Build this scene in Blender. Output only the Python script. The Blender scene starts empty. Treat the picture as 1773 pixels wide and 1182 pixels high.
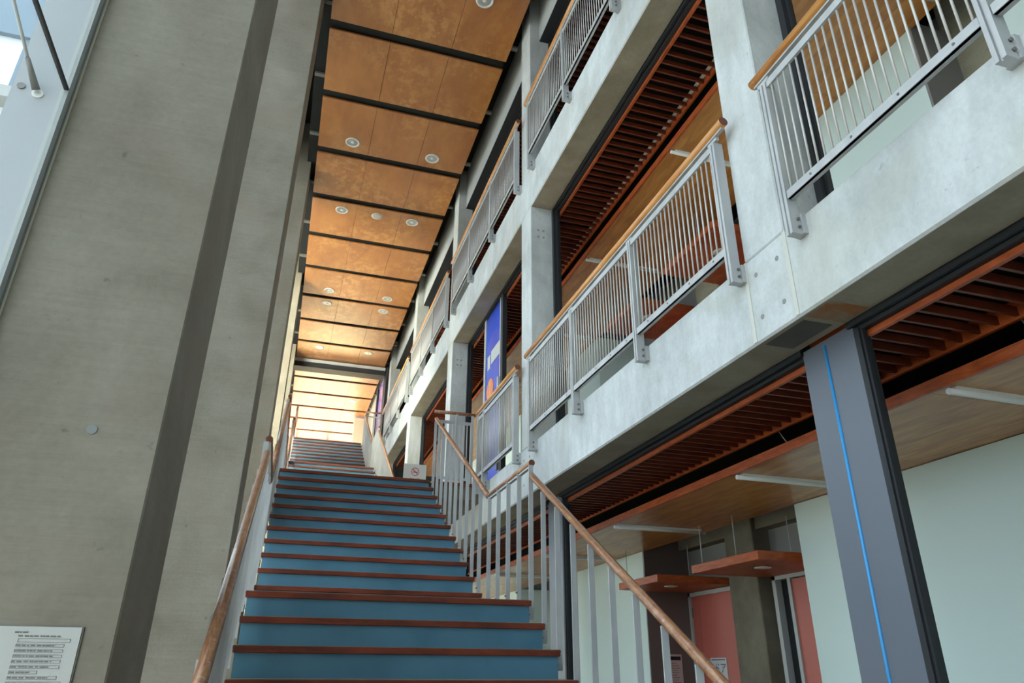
import bpy, bmesh, math, random
from mathutils import Vector, Matrix
random.seed(7)
scene = bpy.context.scene
COL = scene.collection
H0 = 1.55                      # eye height above the ground floor; every z below is written relative to the eye

# ------------------------------------------------------------------ camera, sky, lights, exposure
F_PX, W_PX = 1232.24, 1773.0
RIGHT = Vector((0.95359084, -0.30104714, 0.00591266))
DOWN = Vector((0.13130780, 0.39809620, -0.90789739))
FWD = Vector((0.27096635, 0.86653902, 0.41915076))
cam_d = bpy.data.cameras.new('camera'); cam = bpy.data.objects.new('camera', cam_d); COL.objects.link(cam)
cam_d.sensor_width = 36.0; cam_d.lens = F_PX / W_PX * 36.0; cam_d.clip_start = 0.05; cam_d.clip_end = 300
m = Matrix((RIGHT, -DOWN, -FWD)).transposed().to_4x4(); m.translation = Vector((0, 0, H0)); cam.matrix_world = m
scene.camera = cam

world = bpy.data.worlds.new('world'); scene.world = world; world.use_nodes = True
wn = world.node_tree.nodes; bg = wn['Background']
bg.inputs['Color'].default_value = (0.80, 0.91, 1.0, 1); bg.inputs['Strength'].default_value = 2.6

def sun_lamp(name, direction, energy, angle, color):
    d = bpy.data.lights.new(name, 'SUN'); d.energy = energy; d.angle = math.radians(angle); d.color = color
    o = bpy.data.objects.new(name, d); COL.objects.link(o)
    o.rotation_euler = Vector(direction).to_track_quat('-Z', 'Y').to_euler(); o.location = (0, 40, 20)
    return o
sun_lamp('sun', (0.0, -0.90, -0.36), 70.0, 2.0, (1.0, 0.90, 0.66))

scene.view_settings.view_transform = 'Standard'; scene.view_settings.look = 'None'
scene.view_settings.exposure = 0.45; scene.view_settings.gamma = 1.0; scene.view_settings.use_curve_mapping = False
cy = scene.cycles
cy.max_bounces = 12; cy.diffuse_bounces = 7; cy.glossy_bounces = 4; cy.transparent_max_bounces = 16
cy.use_denoising = True; cy.sample_clamp_indirect = 8.0

# ------------------------------------------------------------------ materials
def srgb(r, g, b):
    f = lambda c: (c / 255) / 12.92 if c / 255 <= 0.04045 else (((c / 255) + 0.055) / 1.055) ** 2.4
    return (f(r), f(g), f(b), 1)
def mat(name, color, rough=0.6, metal=0.0, spec=0.5):
    m = bpy.data.materials.new(name); m.use_nodes = True; b = m.node_tree.nodes['Principled BSDF']
    b.inputs['Base Color'].default_value = color; b.inputs['Roughness'].default_value = rough
    b.inputs['Metallic'].default_value = metal; b.inputs['Specular IOR Level'].default_value = spec
    return m
def nodes_of(m): return m.node_tree.nodes, m.node_tree.links, m.node_tree.nodes['Principled BSDF']
def pos_map(m, scale, rot=(0, 0, 0)):
    n, l, b = nodes_of(m); g = n.new('ShaderNodeNewGeometry'); mp = n.new('ShaderNodeMapping')
    mp.inputs['Scale'].default_value = scale; mp.inputs['Rotation'].default_value = rot
    l.new(g.outputs['Position'], mp.inputs['Vector']); return mp.outputs['Vector']
def noise(m, scale3, scale=1.0, detail=4.0, rough=0.55, dist=0.0):
    n, l, b = nodes_of(m); t = n.new('ShaderNodeTexNoise'); l.new(pos_map(m, scale3), t.inputs['Vector'])
    t.inputs['Scale'].default_value = scale; t.inputs['Detail'].default_value = detail
    t.inputs['Roughness'].default_value = rough; t.inputs['Distortion'].default_value = dist
    return t.outputs['Fac']
def ramp(m, fac, stops):
    n, l, b = nodes_of(m); r = n.new('ShaderNodeValToRGB'); l.new(fac, r.inputs['Fac'])
    e = r.color_ramp.elements; e[0].position, e[0].color = stops[0]; e[1].position, e[1].color = stops[1]
    for p, c in stops[2:]:
        x = e.new(p); x.color = c
    return r.outputs['Color']
def mixc(m, a, b_, fac=0.5, mode='MIX'):
    n, l, b = nodes_of(m); x = n.new('ShaderNodeMix'); x.data_type = 'RGBA'; x.blend_type = mode
    if isinstance(fac, float): x.inputs[0].default_value = fac
    else: l.new(fac, x.inputs[0])
    for s, v in ((6, a), (7, b_)):
        if isinstance(v, tuple): x.inputs[s].default_value = v
        else: l.new(v, x.inputs[s])
    return x.outputs[2]
def bump(m, h, strength=0.2, dist=0.01):
    n, l, b = nodes_of(m); x = n.new('ShaderNodeBump'); x.inputs['Strength'].default_value = strength
    x.inputs['Distance'].default_value = dist; l.new(h, x.inputs['Height']); l.new(x.outputs['Normal'], b.inputs['Normal'])
def setc(m, c): n, l, b = nodes_of(m); l.new(c, b.inputs['Base Color'])
G = lambda v: (v, v, v, 1)

def concrete(name, lo, hi, streak=(1.5, 1.5, 14), seedoff=0.0, stain=None, rough=0.75, streakamt=0.55):
    m = mat(name, hi, rough, spec=0.3)
    big = noise(m, (1.0, 1.0, 1.0), 1.3 + seedoff, 5, 0.6, 0.4)
    c1 = ramp(m, big, [(0.3, lo), (0.68, hi)])
    st = noise(m, streak, 2.0, 5, 0.6)
    c2 = mixc(m, c1, ramp(m, st, [(0.3, G(0.80)), (0.7, G(1.12))]), streakamt, 'MULTIPLY')
    fine = noise(m, (1, 1, 1), 45, 3, 0.6)
    c3 = mixc(m, c2, ramp(m, fine, [(0.3, G(0.86)), (0.7, G(1.08))]), 0.5, 'MULTIPLY')
    pit = noise(m, (1, 1, 1), 17, 2, 0.5)
    c3 = mixc(m, c3, ramp(m, pit, [(0.22, G(0.6)), (0.30, G(1.0))]), 0.7, 'MULTIPLY')
    if stain: c3 = mixc(m, c3, stain, ramp(m, noise(m, (0.6, 0.6, 0.6), 1.7, 3, 0.5, 0.8), [(0.5, G(0)), (0.72, G(0.55))]), 'MIX')
    setc(m, c3); bump(m, st, 0.15, 0.006)
    return m
M = {}
M['conc_face'] = concrete('pale_board_marked_concrete', srgb(180, 183, 184), srgb(214, 217, 219), (5, 5, 1.6), 0.0, srgb(178, 176, 164))
M['conc_fin'] = concrete('olive_grey_concrete', srgb(130, 122, 108), srgb(152, 145, 132), (1.5, 1.5, 26), 0.4, srgb(142, 128, 116), streakamt=0.3)
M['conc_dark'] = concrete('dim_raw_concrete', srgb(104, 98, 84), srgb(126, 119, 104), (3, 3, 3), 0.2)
M['soffit'] = concrete('stained_and_shaded_soffit_concrete', srgb(140, 130, 114), srgb(168, 158, 142), (3, 3, 3), 0.3)  # brownish stain, with the underside's shade also put into this darker colour
M['conc_joint'] = mat('pale_mortar_joint', srgb(205, 203, 196), 0.85)
M['conc_plug'] = mat('grey_tie_hole_plug', srgb(140, 142, 142), 0.8)
M['patch'] = concrete('dark_mortar_patch', srgb(92, 90, 86), srgb(112, 108, 102), (2, 2, 2), 0.1)
M['white_fin'] = mat('white_painted_concrete', srgb(172, 176, 182), 0.7)
def rust_mat():
    m = mat('rust_stained_concrete', srgb(150, 140, 120), 0.8)
    n1 = noise(m, (1, 1, 1), 5, 4, 0.6, 0.6)
    setc(m, ramp(m, n1, [(0.38, srgb(150, 140, 122)), (0.58, srgb(160, 104, 58))])); return m
M['rust'] = rust_mat()

def wood(name, dark, light, grain=(1.2, 12, 12), sc=3.0, rough=0.45, coat=0.0, lo=0.35, hi=0.65):
    m = mat(name, light, rough)
    g1 = noise(m, grain, sc, 6, 0.62, 0.6)
    c = ramp(m, g1, [(lo, dark), (hi, light)])
    setc(m, c)
    b = m.node_tree.nodes['Principled BSDF']; b.inputs['Coat Weight'].default_value = coat; b.inputs['Coat Roughness'].default_value = 0.25
    return m
def ply_ceiling():
    m = mat('mottled_orange_plywood', srgb(180, 110, 50), 0.42)
    n, l, b = nodes_of(m)
    base = ramp(m, noise(m, (2.2, 0.8, 1), 1.6, 5, 0.6, 0.2), [(0.3, srgb(164, 98, 44)), (0.7, srgb(192, 126, 64))])
    mott = ramp(m, noise(m, (1.3, 1.0, 1), 4.6, 8, 0.74, 0.0), [(0.49, G(0)), (0.56, G(0.6))])
    region = ramp(m, noise(m, (1, 1, 1), 0.8, 2, 0.5), [(0.42, G(0)), (0.62, G(1))])
    fac = mixc(m, mott, region, 1.0, 'MULTIPLY')
    c = mixc(m, base, srgb(218, 160, 96), fac)
    grain = ramp(m, noise(m, (30, 1.5, 1), 3, 4, 0.6), [(0.3, G(0.88)), (0.7, G(1.06))])
    setc(m, mixc(m, c, grain, 0.6, 'MULTIPLY'))
    b.inputs['Coat Weight'].default_value = 1.0; b.inputs['Coat Roughness'].default_value = 0.36
    return m
M['ply'] = ply_ceiling()
M['ply_gallery'] = wood('golden_plywood', srgb(170, 108, 52), srgb(208, 146, 80), (6, 1.0, 1), 2.0, 0.38, 0.3)
M['trim_wood'] = wood('reddish_orange_wood', srgb(150, 66, 28), srgb(188, 92, 44), (1.5, 1.5, 8), 4.0, 0.45)
M['louvre'] = wood('dark_red_stained_slats', srgb(92, 36, 18), srgb(120, 52, 28), (2, 8, 4), 3.0, 0.5)
M['rail_wood'] = wood('honey_varnished_handrail', srgb(196, 122, 56), srgb(224, 158, 84), (18, 1.5, 18), 2.0, 0.32, 0.4)
def worn_rail():
    m = mat('worn_brown_handrail', srgb(150, 100, 66), 0.35)
    a = ramp(m, noise(m, (22, 3, 5), 3, 6, 0.7, 0.4), [(0.32, srgb(124, 76, 48)), (0.68, srgb(184, 132, 94))])
    w = ramp(m, noise(m, (1, 1, 1), 26, 5, 0.7), [(0.55, G(0)), (0.7, G(0.6))])
    setc(m, mixc(m, a, srgb(196, 176, 158), w))
    b = m.node_tree.nodes['Principled BSDF']; b.inputs['Coat Weight'].default_value = 0.5; b.inputs['Coat Roughness'].default_value = 0.2
    return m
M['rail_worn'] = worn_rail()
M['rail_end'] = mat('dark_end_grain', srgb(112, 62, 42), 0.6)
def nosing():
    m = mat('red_brown_worn_tread_wood', srgb(140, 60, 34), 0.5)
    a = ramp(m, noise(m, (1.5, 6, 6), 2.2, 5, 0.6, 0.3), [(0.35, srgb(92, 38, 22)), (0.7, srgb(140, 60, 32))])
    setc(m, a); return m
M['nosing'] = nosing()
def tread_top():
    m = mat('grey_worn_tread', srgb(128, 112, 98), 0.35)
    setc(m, ramp(m, noise(m, (2, 5, 5), 3, 5, 0.6), [(0.35, srgb(112, 96, 82)), (0.7, srgb(148, 132, 116))])); return m
M['tread'] = tread_top()
def riser():
    m = mat('blue_painted_riser', srgb(88, 140, 172), 0.55)
    a = ramp(m, noise(m, (1, 1, 1), 2.5, 3, 0.5), [(0.3, srgb(74, 120, 144)), (0.7, srgb(90, 137, 162))])
    sc = ramp(m, noise(m, (4, 4, 1), 9, 4, 0.7), [(0.26, G(0.72)), (0.36, G(1))])
    setc(m, mixc(m, a, sc, 0.6, 'MULTIPLY')); return m
M['riser'] = riser()
def galv():
    m = mat('galvanised_steel', srgb(182, 183, 185), 0.5, 0.15)
    setc(m, ramp(m, noise(m, (1, 1, 0.4), 9, 3, 0.5), [(0.3, srgb(174, 175, 178)), (0.7, srgb(192, 193, 195))])); return m
M['galv'] = galv()
M['galv_rod'] = mat('bright_galvanised_rod', srgb(206, 202, 200), 0.45, 0.3)
M['bolt'] = mat('dull_zinc_bolt', srgb(120, 118, 116), 0.5, 0.5)
M['black'] = mat('black_metal_frame', srgb(36, 38, 43), 0.6, 0.0)
M['void'] = mat('black_roof_void', srgb(24, 26, 28), 0.9)
M['slot'] = mat('black_slot_board', srgb(26, 28, 29), 0.8)
M['dim_steel'] = mat('dull_grey_steel', srgb(120, 118, 114), 0.7, 0.1)
M['grey_panel'] = mat('grey_plaster_panel', srgb(186, 188, 190), 0.8)
M['post'] = mat('blue_grey_painted_steel', srgb(102, 107, 119), 0.38)
M['blue_strip'] = mat('sky_blue_strip', srgb(58, 150, 214), 0.4)
M['return_grey'] = mat('dark_grey_painted_return', srgb(128, 124, 124), 0.7)
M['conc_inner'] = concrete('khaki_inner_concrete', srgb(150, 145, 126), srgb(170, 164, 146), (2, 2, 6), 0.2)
M['mint'] = mat('mint_painted_wall', srgb(206, 223, 221), 0.7)
M['greywall'] = mat('grey_painted_wall', srgb(140, 140, 140), 0.8)
M['brown'] = mat('brown_painted_return', srgb(112, 100, 96), 0.7)
M['pink'] = mat('salmon_pink_door', srgb(182, 94, 82), 0.5)
M['doorframe'] = mat('light_grey_door_frame', srgb(176, 178, 178), 0.5)
M['white'] = mat('white_enamel', srgb(232, 232, 230), 0.4)
M['paper'] = mat('white_paper', srgb(196, 195, 191), 0.7)
M['paper_edge'] = mat('grey_board_edge', srgb(120, 116, 108), 0.7)
M['print'] = mat('grey_print', srgb(110, 110, 108), 0.8)
M['print_dark'] = mat('black_print', srgb(30, 28, 30), 0.8)
M['print_blue'] = mat('blue_print', srgb(44, 62, 140), 0.7)
M['pinkpaper'] = mat('pale_pink_paper', srgb(206, 184, 180), 0.7)
M['red'] = mat('red_print', srgb(186, 24, 48), 0.6)
M['banner_blue'] = mat('cobalt_blue_film', srgb(50, 84, 200), 0.25)
M['orange'] = mat('orange_print', srgb(240, 130, 50), 0.5)
M['floor'] = concrete('grey_floor', srgb(80, 75, 68), srgb(96, 90, 82), (1, 1, 1), 0.1)
M['floor_wood'] = mat('pale_floor', srgb(222, 204, 172), 0.95, 0.0, 0.1)
M['ground'] = mat('grey_paving_outside', srgb(104, 104, 102), 0.9)
M['outside_blue'] = mat('blue_grey_cladding_outside', srgb(128, 146, 162), 0.5)
M['outside_white'] = mat('white_facade_outside', srgb(240, 244, 248), 0.7)
M['cream'] = mat('cream_sealant', srgb(206, 200, 176), 0.7)
M['speaker'] = mat('grey_speaker_grille', srgb(188, 186, 180), 0.6)
M['reflector'] = mat('satin_reflector', srgb(200, 204, 208), 0.3, 0.7)
def banner_blend(name, c1, c2, c3):
    m = mat(name, c1, 0.25)
    setc(m, ramp(m, noise(m, (0.6, 0.9, 0.5), 1.6, 1.5, 0.4, 0.4), [(0.35, c1), (0.6, c2), (0.8, c3)])); return m
M['banner_blue'] = banner_blend('cobalt_and_violet_film', srgb(44, 78, 205), srgb(62, 92, 214), srgb(120, 110, 200))
M['banner_purple'] = banner_blend('violet_poster_film', srgb(50, 50, 150), srgb(110, 90, 190), srgb(220, 190, 220))
def glass():
    m = bpy.data.materials.new('clear_glass'); m.use_nodes = True; n = m.node_tree.nodes; l = m.node_tree.links
    n.remove(n['Principled BSDF']); out = n['Material Output']
    t = n.new('ShaderNodeBsdfTransparent'); t.inputs['Color'].default_value = (0.93, 0.97, 0.97, 1)
    g = n.new('ShaderNodeBsdfGlossy'); g.inputs['Roughness'].default_value = 0.02
    fr = n.new('ShaderNodeLayerWeight'); fr.inputs['Blend'].default_value = 0.5
    pw = n.new('ShaderNodeMath'); pw.operation = 'POWER'; pw.inputs[1].default_value = 5.0; l.new(fr.outputs['Facing'], pw.inputs[0])
    ad = n.new('ShaderNodeMath'); ad.operation = 'MULTIPLY_ADD'; ad.inputs[1].default_value = 0.8; ad.inputs[2].default_value = 0.03; l.new(pw.outputs[0], ad.inputs[0])
    x = n.new('ShaderNodeMixShader'); l.new(ad.outputs[0], x.inputs[0]); l.new(t.outputs[0], x.inputs[1]); l.new(g.outputs[0], x.inputs[2])
    l.new(x.outputs[0], out.inputs['Surface']); return m
M['glass'] = glass()
def lamp_glow():
    m = mat('lit_lamp_disc', srgb(255, 244, 224), 0.5); b = m.node_tree.nodes['Principled BSDF']
    b.inputs['Emission Color'].default_value = (1, 0.9, 0.75, 1); b.inputs['Emission Strength'].default_value = 0.5; return m
M['lamp'] = lamp_glow()

# ------------------------------------------------------------------ geometry helpers
DELTA = 0.0066                  # the stair and the left pillars run a hair off the gallery's line
class MB:
    def __init__(s, skew=False): s.bm = bmesh.new(); s.mats = []; s.skew = skew
    def mi(s, m):
        if m not in s.mats: s.mats.append(m)
        return s.mats.index(m)
    def v(s, x, y, z): return s.bm.verts.new((x + (DELTA * y if s.skew else 0), y, z + H0))
    def box(s, x0, x1, y0, y1, z0, z1, m='conc_face', bev=0):
        i = s.mi(m)
        if x0 > x1: x0, x1 = x1, x0
        if y0 > y1: y0, y1 = y1, y0
        if z0 > z1: z0, z1 = z1, z0
        V = [s.v(x, y, z) for z in (z0, z1) for y in (y0, y1) for x in (x0, x1)]
        fs = [s.bm.faces.new([V[k] for k in q]) for q in ((0, 2, 3, 1), (4, 5, 7, 6), (0, 1, 5, 4), (2, 6, 7, 3), (0, 4, 6, 2), (1, 3, 7, 5))]
        for f in fs: f.material_index = i
        if bev:
            es = list({e for f in fs for e in f.edges})
            r = bmesh.ops.bevel(s.bm, geom=es, offset=bev, segments=1, affect='EDGES')
            for f in r['faces']: f.material_index = i
        return s
    def hexa(s, pts, m):
        i = s.mi(m); V = [s.v(*p) for p in pts]
        for q in ((0, 2, 3, 1), (4, 5, 7, 6), (0, 1, 5, 4), (2, 6, 7, 3), (0, 4, 6, 2), (1, 3, 7, 5)):
            s.bm.faces.new([V[k] for k in q]).material_index = i
        return s
    def tube(s, pts, r, m='galv', n=12, cap=None, r2=None):
        i = s.mi(m); pts = [Vector(p) for p in pts]; rings = []
        for k, p in enumerate(pts):
            a = pts[k] - pts[k - 1] if k else pts[1] - pts[0]
            b = pts[k + 1] - pts[k] if k < len(pts) - 1 else a
            a = a.normalized(); b = b.normalized(); d = (a + b).normalized()
            ref = Vector((0, 0, 1)) if abs(d.z) < 0.9 else Vector((0, 1, 0))
            u = d.cross(ref).normalized(); w = u.cross(d).normalized()
            st = 1.0 / max(0.5, a.dot(d)); rr = r if (r2 is None or k == 0) else r2
            rings.append([s.v(*(p + u * math.cos(t) * rr + w * math.sin(t) * rr * st)) for t in [2 * math.pi * j / n for j in range(n)]])
        for a, b in zip(rings, rings[1:]):
            for j in range(n):
                f = s.bm.faces.new((a[j], a[(j + 1) % n], b[(j + 1) % n], b[j])); f.material_index = i; f.smooth = True
        ci = s.mi(cap) if cap else i
        s.bm.faces.new(rings[0][::-1]).material_index = ci; s.bm.faces.new(rings[-1]).material_index = ci
        return s
    def disc_x(s, x, y, z, r, m, t=0.004, n=14, sx=-1):
        return s.tube([(x, y, z), (x + sx * t, y, z)], r, m, n)
    def lathe_z(s, cx, cy, prof, m, n=24):
        i = s.mi(m); rings = [[s.v(cx + r * math.cos(2 * math.pi * j / n), cy + r * math.sin(2 * math.pi * j / n), z) for j in range(n)] for r, z in prof]
        for a, b in zip(rings, rings[1:]):
            for j in range(n):
                f = s.bm.faces.new((a[j], a[(j + 1) % n], b[(j + 1) % n], b[j])); f.material_index = i; f.smooth = True
        s.bm.faces.new(rings[0]).material_index = i; s.bm.faces.new(rings[-1][::-1]).material_index = i
        return s
    def bounds(s):
        xs = [v.co for v in s.bm.verts]; lo = [min(c[k] for c in xs) for k in range(3)]; hi = [max(c[k] for c in xs) for k in range(3)]
        return Vector(((lo[0] + hi[0]) / 2, (lo[1] + hi[1]) / 2, lo[2]))
    def mesh(s, name, origin):
        bmesh.ops.recalc_face_normals(s.bm, faces=s.bm.faces)
        bmesh.ops.translate(s.bm, verts=s.bm.verts, vec=-origin)
        me = bpy.data.meshes.new(name); s.bm.to_mesh(me); s.bm.free()
        for m in s.mats: me.materials.append(M[m])
        return me
WLOC = {}
def put(name, me, origin, parent=None):
    o = bpy.data.objects.new(name, me); COL.objects.link(o)
    if parent is not None: o.parent = parent; o.location = origin - WLOC[parent.name]
    else: o.location = origin
    WLOC[o.name] = Vector(origin); return o
def build(name, mb, parent=None, origin=None):
    origin = Vector(origin) if origin is not None else mb.bounds()
    return put(name, mb.mesh(name, origin), origin, parent)
def tag(o, label, cat=None, group=None, kind=None):
    if label: o['label'] = label
    if cat: o['category'] = cat
    if group: o['group'] = group
    if kind: o['kind'] = kind
    return o
def thing(name, x, y, z, label, cat, group=None):
    return tag(put(name, None, Vector((x, y, z + H0))), label, cat, group)
def struct(name, mb, label=None): return tag(build(name, mb), label, None, None, 'structure')
def text(body, size, m, to_world, name, parent):
    """flat lettering made into a thin mesh; to_world maps (u right, v up, w out) to scene coordinates"""
    cu = bpy.data.curves.new(name, 'FONT'); cu.body = body; cu.size = size; cu.align_x = 'CENTER'; cu.align_y = 'CENTER'; cu.extrude = 0.0008
    t = bpy.data.objects.new(name, cu); COL.objects.link(t)
    me = bpy.data.meshes.new_from_object(t.evaluated_get(bpy.context.evaluated_depsgraph_get())); bpy.data.objects.remove(t)
    org = Vector(to_world(0, 0, 0)); org.z += H0
    for v in me.vertices:
        p = Vector(to_world(v.co.x, v.co.y, v.co.z)); p.z += H0; v.co = p - org
    me.materials.clear(); me.materials.append(M[m]); me.name = name
    return put(name, me, org, parent)

P, COLW = 4.41, 0.38
YC = lambda n: 2.81 + P * n            # near face of column line n
FX = 2.5                               # gallery front face
L1, L2, L3 = -H0, 2.29, 6.07           # floors, relative to the eye
YN, YF = -6.2, 29.9
ORD = ['nearest', 'second', 'third', 'fourth', 'fifth', 'sixth', 'seventh', 'eighth', 'ninth', 'tenth', 'eleventh', 'twelfth', 'thirteenth', 'fourteenth', 'fifteenth', 'sixteenth', 'seventeenth', 'eighteenth']

# ------------------------------------------------------------------ the shell
struct('floor', MB().box(-1.3, 6.4, YN, YF, L1 - 0.3, L1, 'floor'))
struct('ground_floor_outside', MB().box(-40, -1.35, -20, 50, L1 - 0.4, L1 - 0.1, 'ground'))
struct('void_shade_sheets', MB().box(2.81, 5.40, YN, YF, 2.03, 2.045, 'void').box(2.81, 5.40, YN, YF, 5.80, 5.815, 'void').box(2.81, 4.88, YN, YF, 9.0, 9.02, 'void'))  # black sheets put the voids' shade into colour above the gallery ceilings
struct('floor_upper', MB().box(2.8, 6.4, YN, YF, 2.05, L2, 'floor').box(2.8, 6.4, YN, 9.0, L2, L2 + 0.004, 'floor_wood'))
struct('floor_top', MB().box(2.8, 6.4, YN, YF, 5.85, L3, 'floor'))
struct('floor_top_landing', MB().box(-0.45, 2.5, 20.9, YF, L3 - 0.3, L3 - 0.002, 'floor_wood'))
struct('roof_and_light_block_sheets', MB().box(-1.35, 6.4, YN, YF + 0.5, 9.75, 9.95, 'void').box(-0.498, 2.37, YN, YF - 0.05, 8.83, 8.86, 'void').box(-0.50, 2.64, YN, YF, 9.35, 9.40, 'void'))  # roof slab, plus black sheets added above the panels to block light
struct('wall_back_right', MB().box(6.4, 6.6, YN, YF, L1, 9.9, 'greywall'))
struct('wall_left_header', MB().box(-1.35, -1.13, YN, YF, 8.75, 9.75, 'void'))
struct('wall_end_right', MB().box(2.5, 6.4, YF, YF + 0.2, L1, 9.9, 'greywall').box(-1.3, 2.5, YF, YF + 0.2, L1, L3, 'greywall').box(2.5, 2.7, 23.0, YF, L3, 9.6, 'grey_panel'))
struct('wall_near_light_block', MB().box(-1.3, 6.4, YN - 0.2, YN, L1, 9.9, 'greywall'))  # unseen wall added behind the camera to cut the back light
# end glazing
w = MB()
for x in (-1.2, 0.0, 1.25, 2.45): w.box(x - 0.03, x + 0.03, YF + 0.02, YF + 0.10, L3, 8.7, 'black')
for z in (L3 + 0.03, 8.7): w.box(-1.2, 2.45, YF + 0.02, YF + 0.10, z - 0.03, z + 0.03, 'black')
we = struct('window_2', w); build('pane', MB().box(-1.2, 2.45, YF + 0.055, YF + 0.065, L3, 8.7, 'glass'), we)

# ------------------------------------------------------------------ gallery front: edge beams and columns
def edge_beam(name, zb, zt, label, joints):
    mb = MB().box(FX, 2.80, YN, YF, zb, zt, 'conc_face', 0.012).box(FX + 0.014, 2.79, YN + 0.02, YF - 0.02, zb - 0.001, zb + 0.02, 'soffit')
    for n in range(0, 6):
        for y in (YC(n), YC(n) + COLW):
            if joints: mb.box(FX - 0.004, FX + 0.01, y - 0.014, y + 0.014, zb + 0.012, zt - 0.003, 'conc_joint')
        for y in (YC(n) + 0.09, YC(n) + 0.29):
            for z in (zb + 0.14, zb + 0.42):
                if joints: mb.disc_x(FX, y, z, 0.016, 'conc_plug', 0.0015)
    if joints:
        mb.box(2.545, 2.735, 2.83, 3.17, zb - 0.003, zb + 0.01, 'patch')
        mb.box(2.53, 2.775, 2.60, 2.79, zb - 0.002, zb + 0.01, 'rust')
    return tag(build(name, mb), label, 'beam', 'concrete edge beams of the galleries')
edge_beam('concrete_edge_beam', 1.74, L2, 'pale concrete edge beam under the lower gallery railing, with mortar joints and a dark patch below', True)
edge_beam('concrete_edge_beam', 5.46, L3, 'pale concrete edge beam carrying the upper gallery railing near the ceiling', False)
for n in range(-1, 6):
    if n < 0: continue
    where = ['at the far right, framing the nearest bay', 'rising through the middle of the picture', 'just left of the blue door panel', 'behind the no smoking sign', 'beside the violet poster at the stair top', 'far end'][n]
    for lv, (z0, z1) in enumerate(((L2, 5.46), (L3, 9.75))):
        if n == 5: continue
        mb = MB().box(FX, 2.80, YC(n), YC(n) + COLW, z0, z1, 'conc_face', 0.008)
        if lv == 0 and n < 3:
            for dz in (0.35, 0.45):
                for xx in (2.60, 2.67): mb.tube([(xx, YC(n), z1 - dz), (xx, YC(n) - 0.0015, z1 - dz)], 0.015, 'conc_plug', 12)
        tag(build('concrete_column', mb), ('square pale concrete column on the lower gallery, ' if lv == 0 else 'square pale concrete column on the upper gallery, ') + where, 'column', 'concrete columns of the gallery front')

# ------------------------------------------------------------------ left pillars (deep concrete fins) and glass wall
fin_lab = ['widest grey concrete pillar at the far left, behind the wall notice', 'second deep concrete pillar from the left, lit cooler grey', 'third narrow pale pillar, left of the plywood ceiling', 'fourth thin sliver of concrete pillar beside the left handrail', 'farthest sliver of concrete pillar next to the bright ceiling', 'sixth pillar']
for k in range(0, 6):
    y0 = 2.81 + P * k
    mb = MB(True).box(-1.13, -0.499, y0, y0 + 0.71, L1, 9.75, 'conc_fin', 0.006)
    mb.box(-1.36, -1.13, y0, y0 + 0.71, L1, 9.75, 'white_fin')
    if k == 0:
        mb.box(-1.128, -1.120, y0 - 0.004, y0 + 0.02, L1, 9.7, 'cream')
        mb.tube([(-0.727, y0, 0.78), (-0.727, y0 - 0.003, 0.78)], 0.018, 'conc_plug', 12)
    tag(build('concrete_pillar', mb), fin_lab[k], 'pillar', 'deep concrete pillars along the glass wall')
tag(build('concrete_pillar', MB(True).box(-1.36, -0.499, -1.60, -0.89, L1, 9.75, 'conc_fin')), 'concrete pillar beside the viewer, out of the picture', 'pillar')
for k in range(-2, 6):
    ya = 2.81 + P * (k - 1) + 0.71; yb = 2.81 + P * k
    w = MB(True)
    for z in (2.23, 6.0): w.box(-1.153, -1.137, ya, yb, z - 0.006, z + 0.006, 'black')
    w.box(-1.165, -1.135, yb - 0.045, yb - 0.005, L1, 8.75, 'doorframe'); w.box(-1.165, -1.135, ya + 0.005, ya + 0.045, L1, 8.75, 'doorframe')
    wo = struct('window_1', w, 'tall frameless glass wall between the concrete pillars')
    build('pane', MB(True).box(-1.150, -1.140, ya + 0.045, yb - 0.045, L1, 8.75, 'glass'), wo)
# brace rod outside the glass at the top left corner
r = thing('brace_rod', -1.24, 2.80, 2.21, 'thin steel brace rod with a tapered socket seen through the glass, top left corner', 'rod')
build('rod', MB().tube([(-1.34, 2.4, 2.52), (-1.26, 2.78, 2.25)], 0.007, 'galv', 10), r)
build('socket', MB().tube([(-1.275, 2.70, 2.30), (-1.243, 2.79, 2.215)], 0.010, 'bolt', 12, None, 0.016), r)
build('rosette', MB().tube([(-1.240, 2.81, 2.21), (-1.240, 2.803, 2.21)], 0.022, 'white', 16), r)
tag(build('vent_plug', MB().tube([(-1.308, 2.81, 2.235), (-1.308, 2.804, 2.235)], 0.016, 'bolt', 16)), 'small round grey plug beside the brace rod foot, behind the glass', 'plug')
# neighbour building seen at the top left through the glass
nb = thing('neighbouring_building', -6.5, 10.0, L1, 'white and blue-grey building across the way, seen through glass at top left', 'building')
build('wall', MB().box(-9.5, -3.9, 9.0, 11.0, L1, 12.5, 'outside_white'), nb)
build('cladding_band', MB().box(-9.4, -3.9, 8.92, 9.0, 7.95, 12.4, 'outside_blue'), nb)
build('balcony_slab', MB().box(-9.4, -4.0, 8.75, 9.0, 6.75, 6.93, 'doorframe'), nb)
for q in (-4.72, -4.30): build('window_mullion', MB().box(q - 0.02, q + 0.02, 8.96, 9.0, 6.93, 7.95, 'outside_blue'), nb)

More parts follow.
